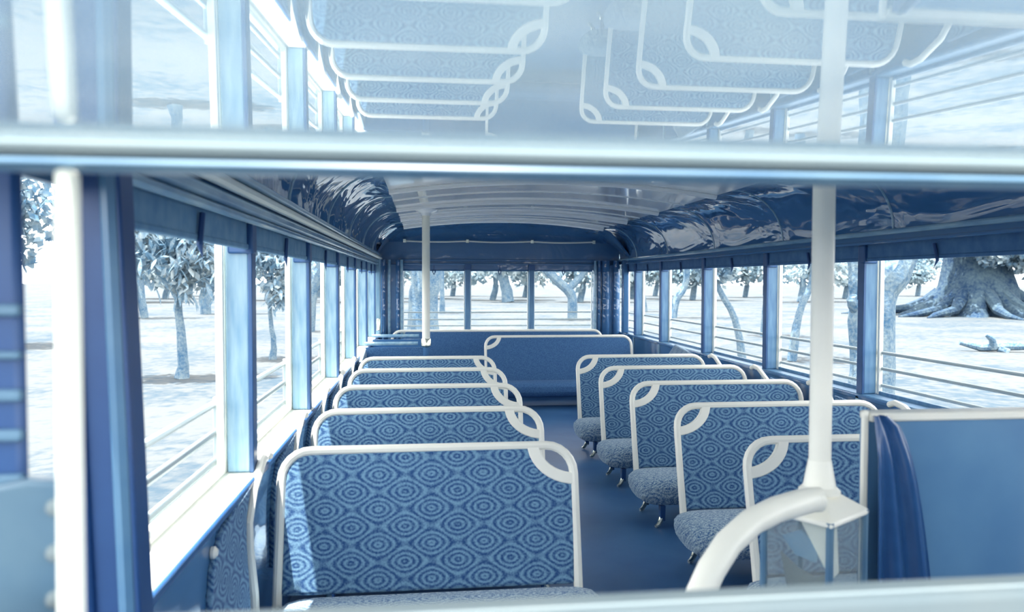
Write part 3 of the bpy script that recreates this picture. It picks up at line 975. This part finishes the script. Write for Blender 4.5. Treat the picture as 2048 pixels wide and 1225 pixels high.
tree('leaning bent tree trunk beyond the left windows, dark and forked', (-4.35, 30, GZ),
     [([(-4.6, 30, GZ), (-4.45, 30, -.6), (-4.1, 30, .3), (-3.4, 30, 1.4), (-2.9, 30, 3)], [.28, .24, .3, .26, .2]),
      ([(-3.35, 30, GZ - .02), (-3.75, 30, -.8), (-4.1, 30, .2)], [.06, .07, .08])],
     [(-3.4, 30, 2.2, 1.2), (-4.6, 30, 1.3, .9)], 260, .4, seed=21, leaf='leaf_dark')
tree('small crooked sapling on the lawn beside the near left pillar', (-14.7, 41.4, GZ),
     [([(-14.7, 41.4, GZ), (-14.9, 41.4, -.8), (-15.0, 41.4, 0)], [.2, .22, .28]), ([(-14.95, 41.4, -.3), (-16, 41.4, .3)], [.2, .08])],
     [(-15, 41, 1.5, 1.6), (-16.5, 41, 1.7, 1.6), (-13.6, 41, 2.3, 1.2)], 500, .5, seed=22)
tree('slim distant tree behind the young tree in the first left window', (-12.9, 46, GZ),
     [([(-12.9, 46, GZ), (-12.9, 46, 1), (-12.9, 46, 3)], [.3, .26, .2])], [(-12.6, 46, 2.2, 1.5), (-11.3, 46, 2.4, 1.4)], 420, .5, seed=23)

# right side
tree('big rough forked trunk standing close outside the right windows', (5.70, 9, GZ),
     [([(5.68, 9, GZ), (5.66, 9, -1.4), (5.68, 9, -.25), (5.95, 9, .25), (6.4, 9, 1.2), (6.8, 9, 2.6)], [.36, .29, .27, .25, .23, .17]),
      ([(5.60, 9, -.55), (5.50, 9, -.1), (5.46, 9, .28), (5.3, 9, 1.4), (5.2, 9, 2.6)], [.17, .13, .12, .09, .06]),
      ([(5.60, 9, -.42), (5.40, 8.95, -.28), (5.36, 8.92, -.18)], [.12, .09, .05])],
     [(6.7, 9.2, .9, .5), (6.3, 9, 1.9, .7), (5.2, 9, 1.9, .6), (5.0, 9.2, .55, .22)], 420, .16, seed=31, leaf='leaf_dark')

# giant buttressed fig
rnd = random.Random(5)
fx, fy = 33.2, 42.0
ft = root('fig_tree', (fx, fy, GZ))
phase = [rnd.random() * 6.28 for _ in range(3)]
def fmod(r, z, a):
    k = max(0, min(1, (1.6 - (z - GZ)) / 1.6))
    return r * (1 + k * (.26 * math.cos(7 * a + phase[0]) + .16 * math.cos(11 * a + phase[1])) + .05 * math.cos(5 * a + phase[2] + z))
part('trunk', MB().lathe([(3.4, GZ), (2.9, GZ + .35), (2.5, GZ + .8), (2.15, GZ + 1.5), (1.85, GZ + 2.6), (1.65, GZ + 4), (1.6, GZ + 6), (1.5, GZ + 8)], fx, fy, 66, fmod), M['fig'], ft)
for k in range(13):
    a = 2 * math.pi * k / 13 + wob(rnd, .15)
    L_ = 4.2 + rnd.random() * 3.0
    if k in (6, 7): L_ += 2.0
    pth = [(fx + math.cos(a + wob(rnd, .05)) * d, fy + math.sin(a + wob(rnd, .05)) * d, GZ + zz) for d, zz in ((1.9, 1.3), (2.7, .75), (3.5, .38), (L_ * .8, .14), (L_, .0))]
    part('root', MB().tube(pth, [.42, .36, .28, .18, .06], 8), M['fig'], ft)
m = MB()
foliage(m, [(fx - 1.1, fy - 2.6, 1.5, .9), (fx + 1.0, fy - 2.5, 1.2, 1.0), (fx + 2.7, fy - 1.2, .9, 1.0), (fx - 2.6, fy - 1.5, 2.7, 1.5), (fx, fy - 2.3, 2.4, 1.9), (fx + 2.6, fy - 1.6, 2.0, 1.8), (fx + 4.6, fy, 1.3, 1.5), (fx - 5.2, fy, 3.2, 1.8), (fx + .5, fy - 2, 4.5, 3), (fx + 5, fy - 1, 3.5, 2.4)], 7000, .42, rnd, .3, .6)
f = part('foliage', m, M['leaf_dark'], ft); f['kind'] = 'stuff'
tag(ft, 'huge fig tree with spreading buttress roots on the lawn at far right', 'tree')

lg = tag(root('fallen_log', (16.6, 19.6, GZ)), 'fallen branch lying on the lawn below the giant fig tree', 'log')
part('log', MB().tube([(15.4, 20.1, GZ + .25), (15.9, 19.9, GZ + .12), (16.4, 19.7, GZ + .16), (17.4, 19.3, GZ + .2), (18.6, 18.9, GZ + .12)], [.07, .12, .13, .1, .07], 8), M['bark'], lg)
part('stub', MB().tube([(16.2, 19.75, GZ + .1), (16.1, 19.7, GZ + .35), (15.85, 19.65, GZ + .5)], [.12, .09, .04], 7), M['bark'], lg)
part('stub', MB().tube([(16.3, 19.7, GZ + .1), (16.5, 19.55, GZ - .0)], [.14, .1], 7), M['bark'], lg)

def slim(label, x, y, bend, rad, blobs, n, seed, h=4.0, leaf='leaf_far', size=.35):
    tree(label, (x, y, GZ), [([(x, y, GZ), (x + bend * .3, y, GZ + h * .25), (x + bend, y, GZ + h * .5), (x + bend * .9, y, GZ + h)], [rad * .95, rad * .7, rad * .6, rad * .45])],
         [(x + b[0], y + b[1], b[2], b[3]) for b in blobs], n, size, seed=seed, leaf=leaf)
slim('slender curved trunk on the lawn just left of the near white pole', 9.15, 17.9, .55, .13, [(0, 0, 1.2, .9), (1.2, 0, 1.3, .9)], 300, 41, 4.6)
slim('slender leaning trunk under hanging leaves in the third right-hand window', 7.7, 17.5, -.75, .11, [(-.9, -.2, .45, .65), (-.2, 0, .8, .7), (-1.6, 0, .9, .6), (-.6, 0, .1, .35)], 520, 42, 4.4, 'leaf_dark', .24)
slim('thin straight trunk in the second right-hand window, left of the near pole', 12.2, 26, .2, .13, [(0, 0, 1.6, 1.2)], 240, 43, 5)
slim('small slanted tree on the far lawn in the fourth right-hand window', 13.3, 39.5, .8, .3, [(.6, 0, 1.6, 1.3), (1.8, 0, 1.5, 1.2)], 300, 44, 4)
slim('distant tree at the far end of the right-hand windows', 14.2, 48, -.5, .35, [(-.5, 0, 1.8, 1.6), (.9, 0, 2.0, 1.5)], 320, 45, 5)

# behind the rear windows
tree('broad dark trunk close behind the rear window at left', (-.1, 21, GZ),
     [([(-.10, 21, GZ), (-.08, 21, -.8), (.02, 21, .2), (.15, 21, 2.5)], [.48, .40, .42, .5])], [(-.6, 21, 2.0, 1.2)], 220, .35, seed=51, leaf='leaf_dark')
slim('thin upright sapling in the rear window just right of the far pole', 1.0, 46, .0, .2, [(0, 0, 1.9, 1.2), (1.3, 0, 2.2, 1.1)], 240, 52, 4.6)
tree('leaning tree in the right-hand rear window', (7.4, 38, GZ),
     [([(7.5, 38, GZ), (7.5, 38, -.9), (7.2, 38, -.4), (6.0, 38, .8), (5.6, 38, 2.5)], [.26, .24, .26, .22, .18]),
      ([(7.3, 38, -.4), (8.2, 38, .6), (8.6, 38, 2.4)], [.2, .16, .1])], [(7.6, 38, 1.5, 1.2), (6.6, 38, 2.2, 1.4), (8.6, 38, 1.2, 1.0)], 340, .45, seed=53)
tree('stout tree in the middle rear window', (7.5, 70, GZ),
     [([(7.7, 70, GZ), (7.5, 70, -.6), (7.0, 70, .9), (6.9, 70, 3)], [.6, .5, .55, .45])], [(6.4, 70, 2.2, 2.2), (9.0, 70, 2.6, 2.0), (7.8, 69, 1.4, 1.3)], 420, .7, seed=54)

# far row of shade trees round the lawn
def tanx(px): return math.tan(math.atan((px - 1024) / 1500) + YAW)
far = [(255, 70, 'far tree at the lawn edge, between the near left pillar and the young tree'), (330, 84, 'far tree at the lawn edge, behind the top of the young tree'), (420, 98, 'far tree at the lawn edge, left of the nearest left window post'),
       (535, 77, 'far tree at the lawn edge in the second left window'), (640, 91, 'far tree at the lawn edge in the third left window'), (690, 70, 'far tree at the lawn edge in the fourth left window'),
       (845, 84, 'far tree at the lawn edge directly behind the far white pole'), (905, 98, 'far tree at the lawn edge in the left rear window'), (985, 77, 'far tree at the lawn edge, left part of the middle rear window'),
       (1050, 91, 'far tree at the lawn edge, right part of the middle rear window'), (1160, 70, 'far tree at the lawn edge in the right-hand rear window'), (1262, 84, 'far tree at the lawn edge in the rearmost right-hand window'),
       (1310, 98, 'far tree at the lawn edge in the second right-hand window from the back'), (1385, 77, 'far tree at the lawn edge in the third right-hand window from the back'), (1490, 91, 'far tree at the lawn edge behind the slender leaning trunk'),
       (1600, 70, 'far tree at the lawn edge left of the near white pole'), (1690, 84, 'far tree at the lawn edge between the near white pole and the forked trunk'), (1835, 98, 'far tree at the lawn edge between the forked trunk and the giant fig')]
for k, (px, y, lab) in enumerate(far):
    rr_ = random.Random(100 + k)
    x = tanx(px) * y
    bl = []
    for q in range(9):
        bl.append((x + wob(rr_, 3.6), y + wob(rr_, 2), (.9 + rr_.random() * .8) if q < 5 else (2.5 + rr_.random() * 3.5), 1.7 + rr_.random() * .9))
    h = 7 + rr_.random() * 2
    tree(lab, (x, y, GZ), [([(x, y, GZ), (x + .3, y, .5), (x + wob(rr_, 1), y, h)], [.34, .28, .2])], bl, 1900, .7, 'far trees round the lawn', seed=200 + k)

tree('bushy tree beyond the doorway gap at the far left, seen beside the white frame upright', (-12.8, 24, GZ),
     [([(-12.8, 24, GZ), (-12.7, 24, -.6), (-12.8, 24, 3)], [.3, .25, .2])],
     [(-12.8, 24, .9, 1.3), (-13.8, 24, 1.6, 1.4), (-11.9, 24, 1.9, 1.3), (-12.6, 24, 3, 1.6), (-14.4, 24.5, .6, 1.0)], 1500, .38, seed=61, leaf='leaf_dark')
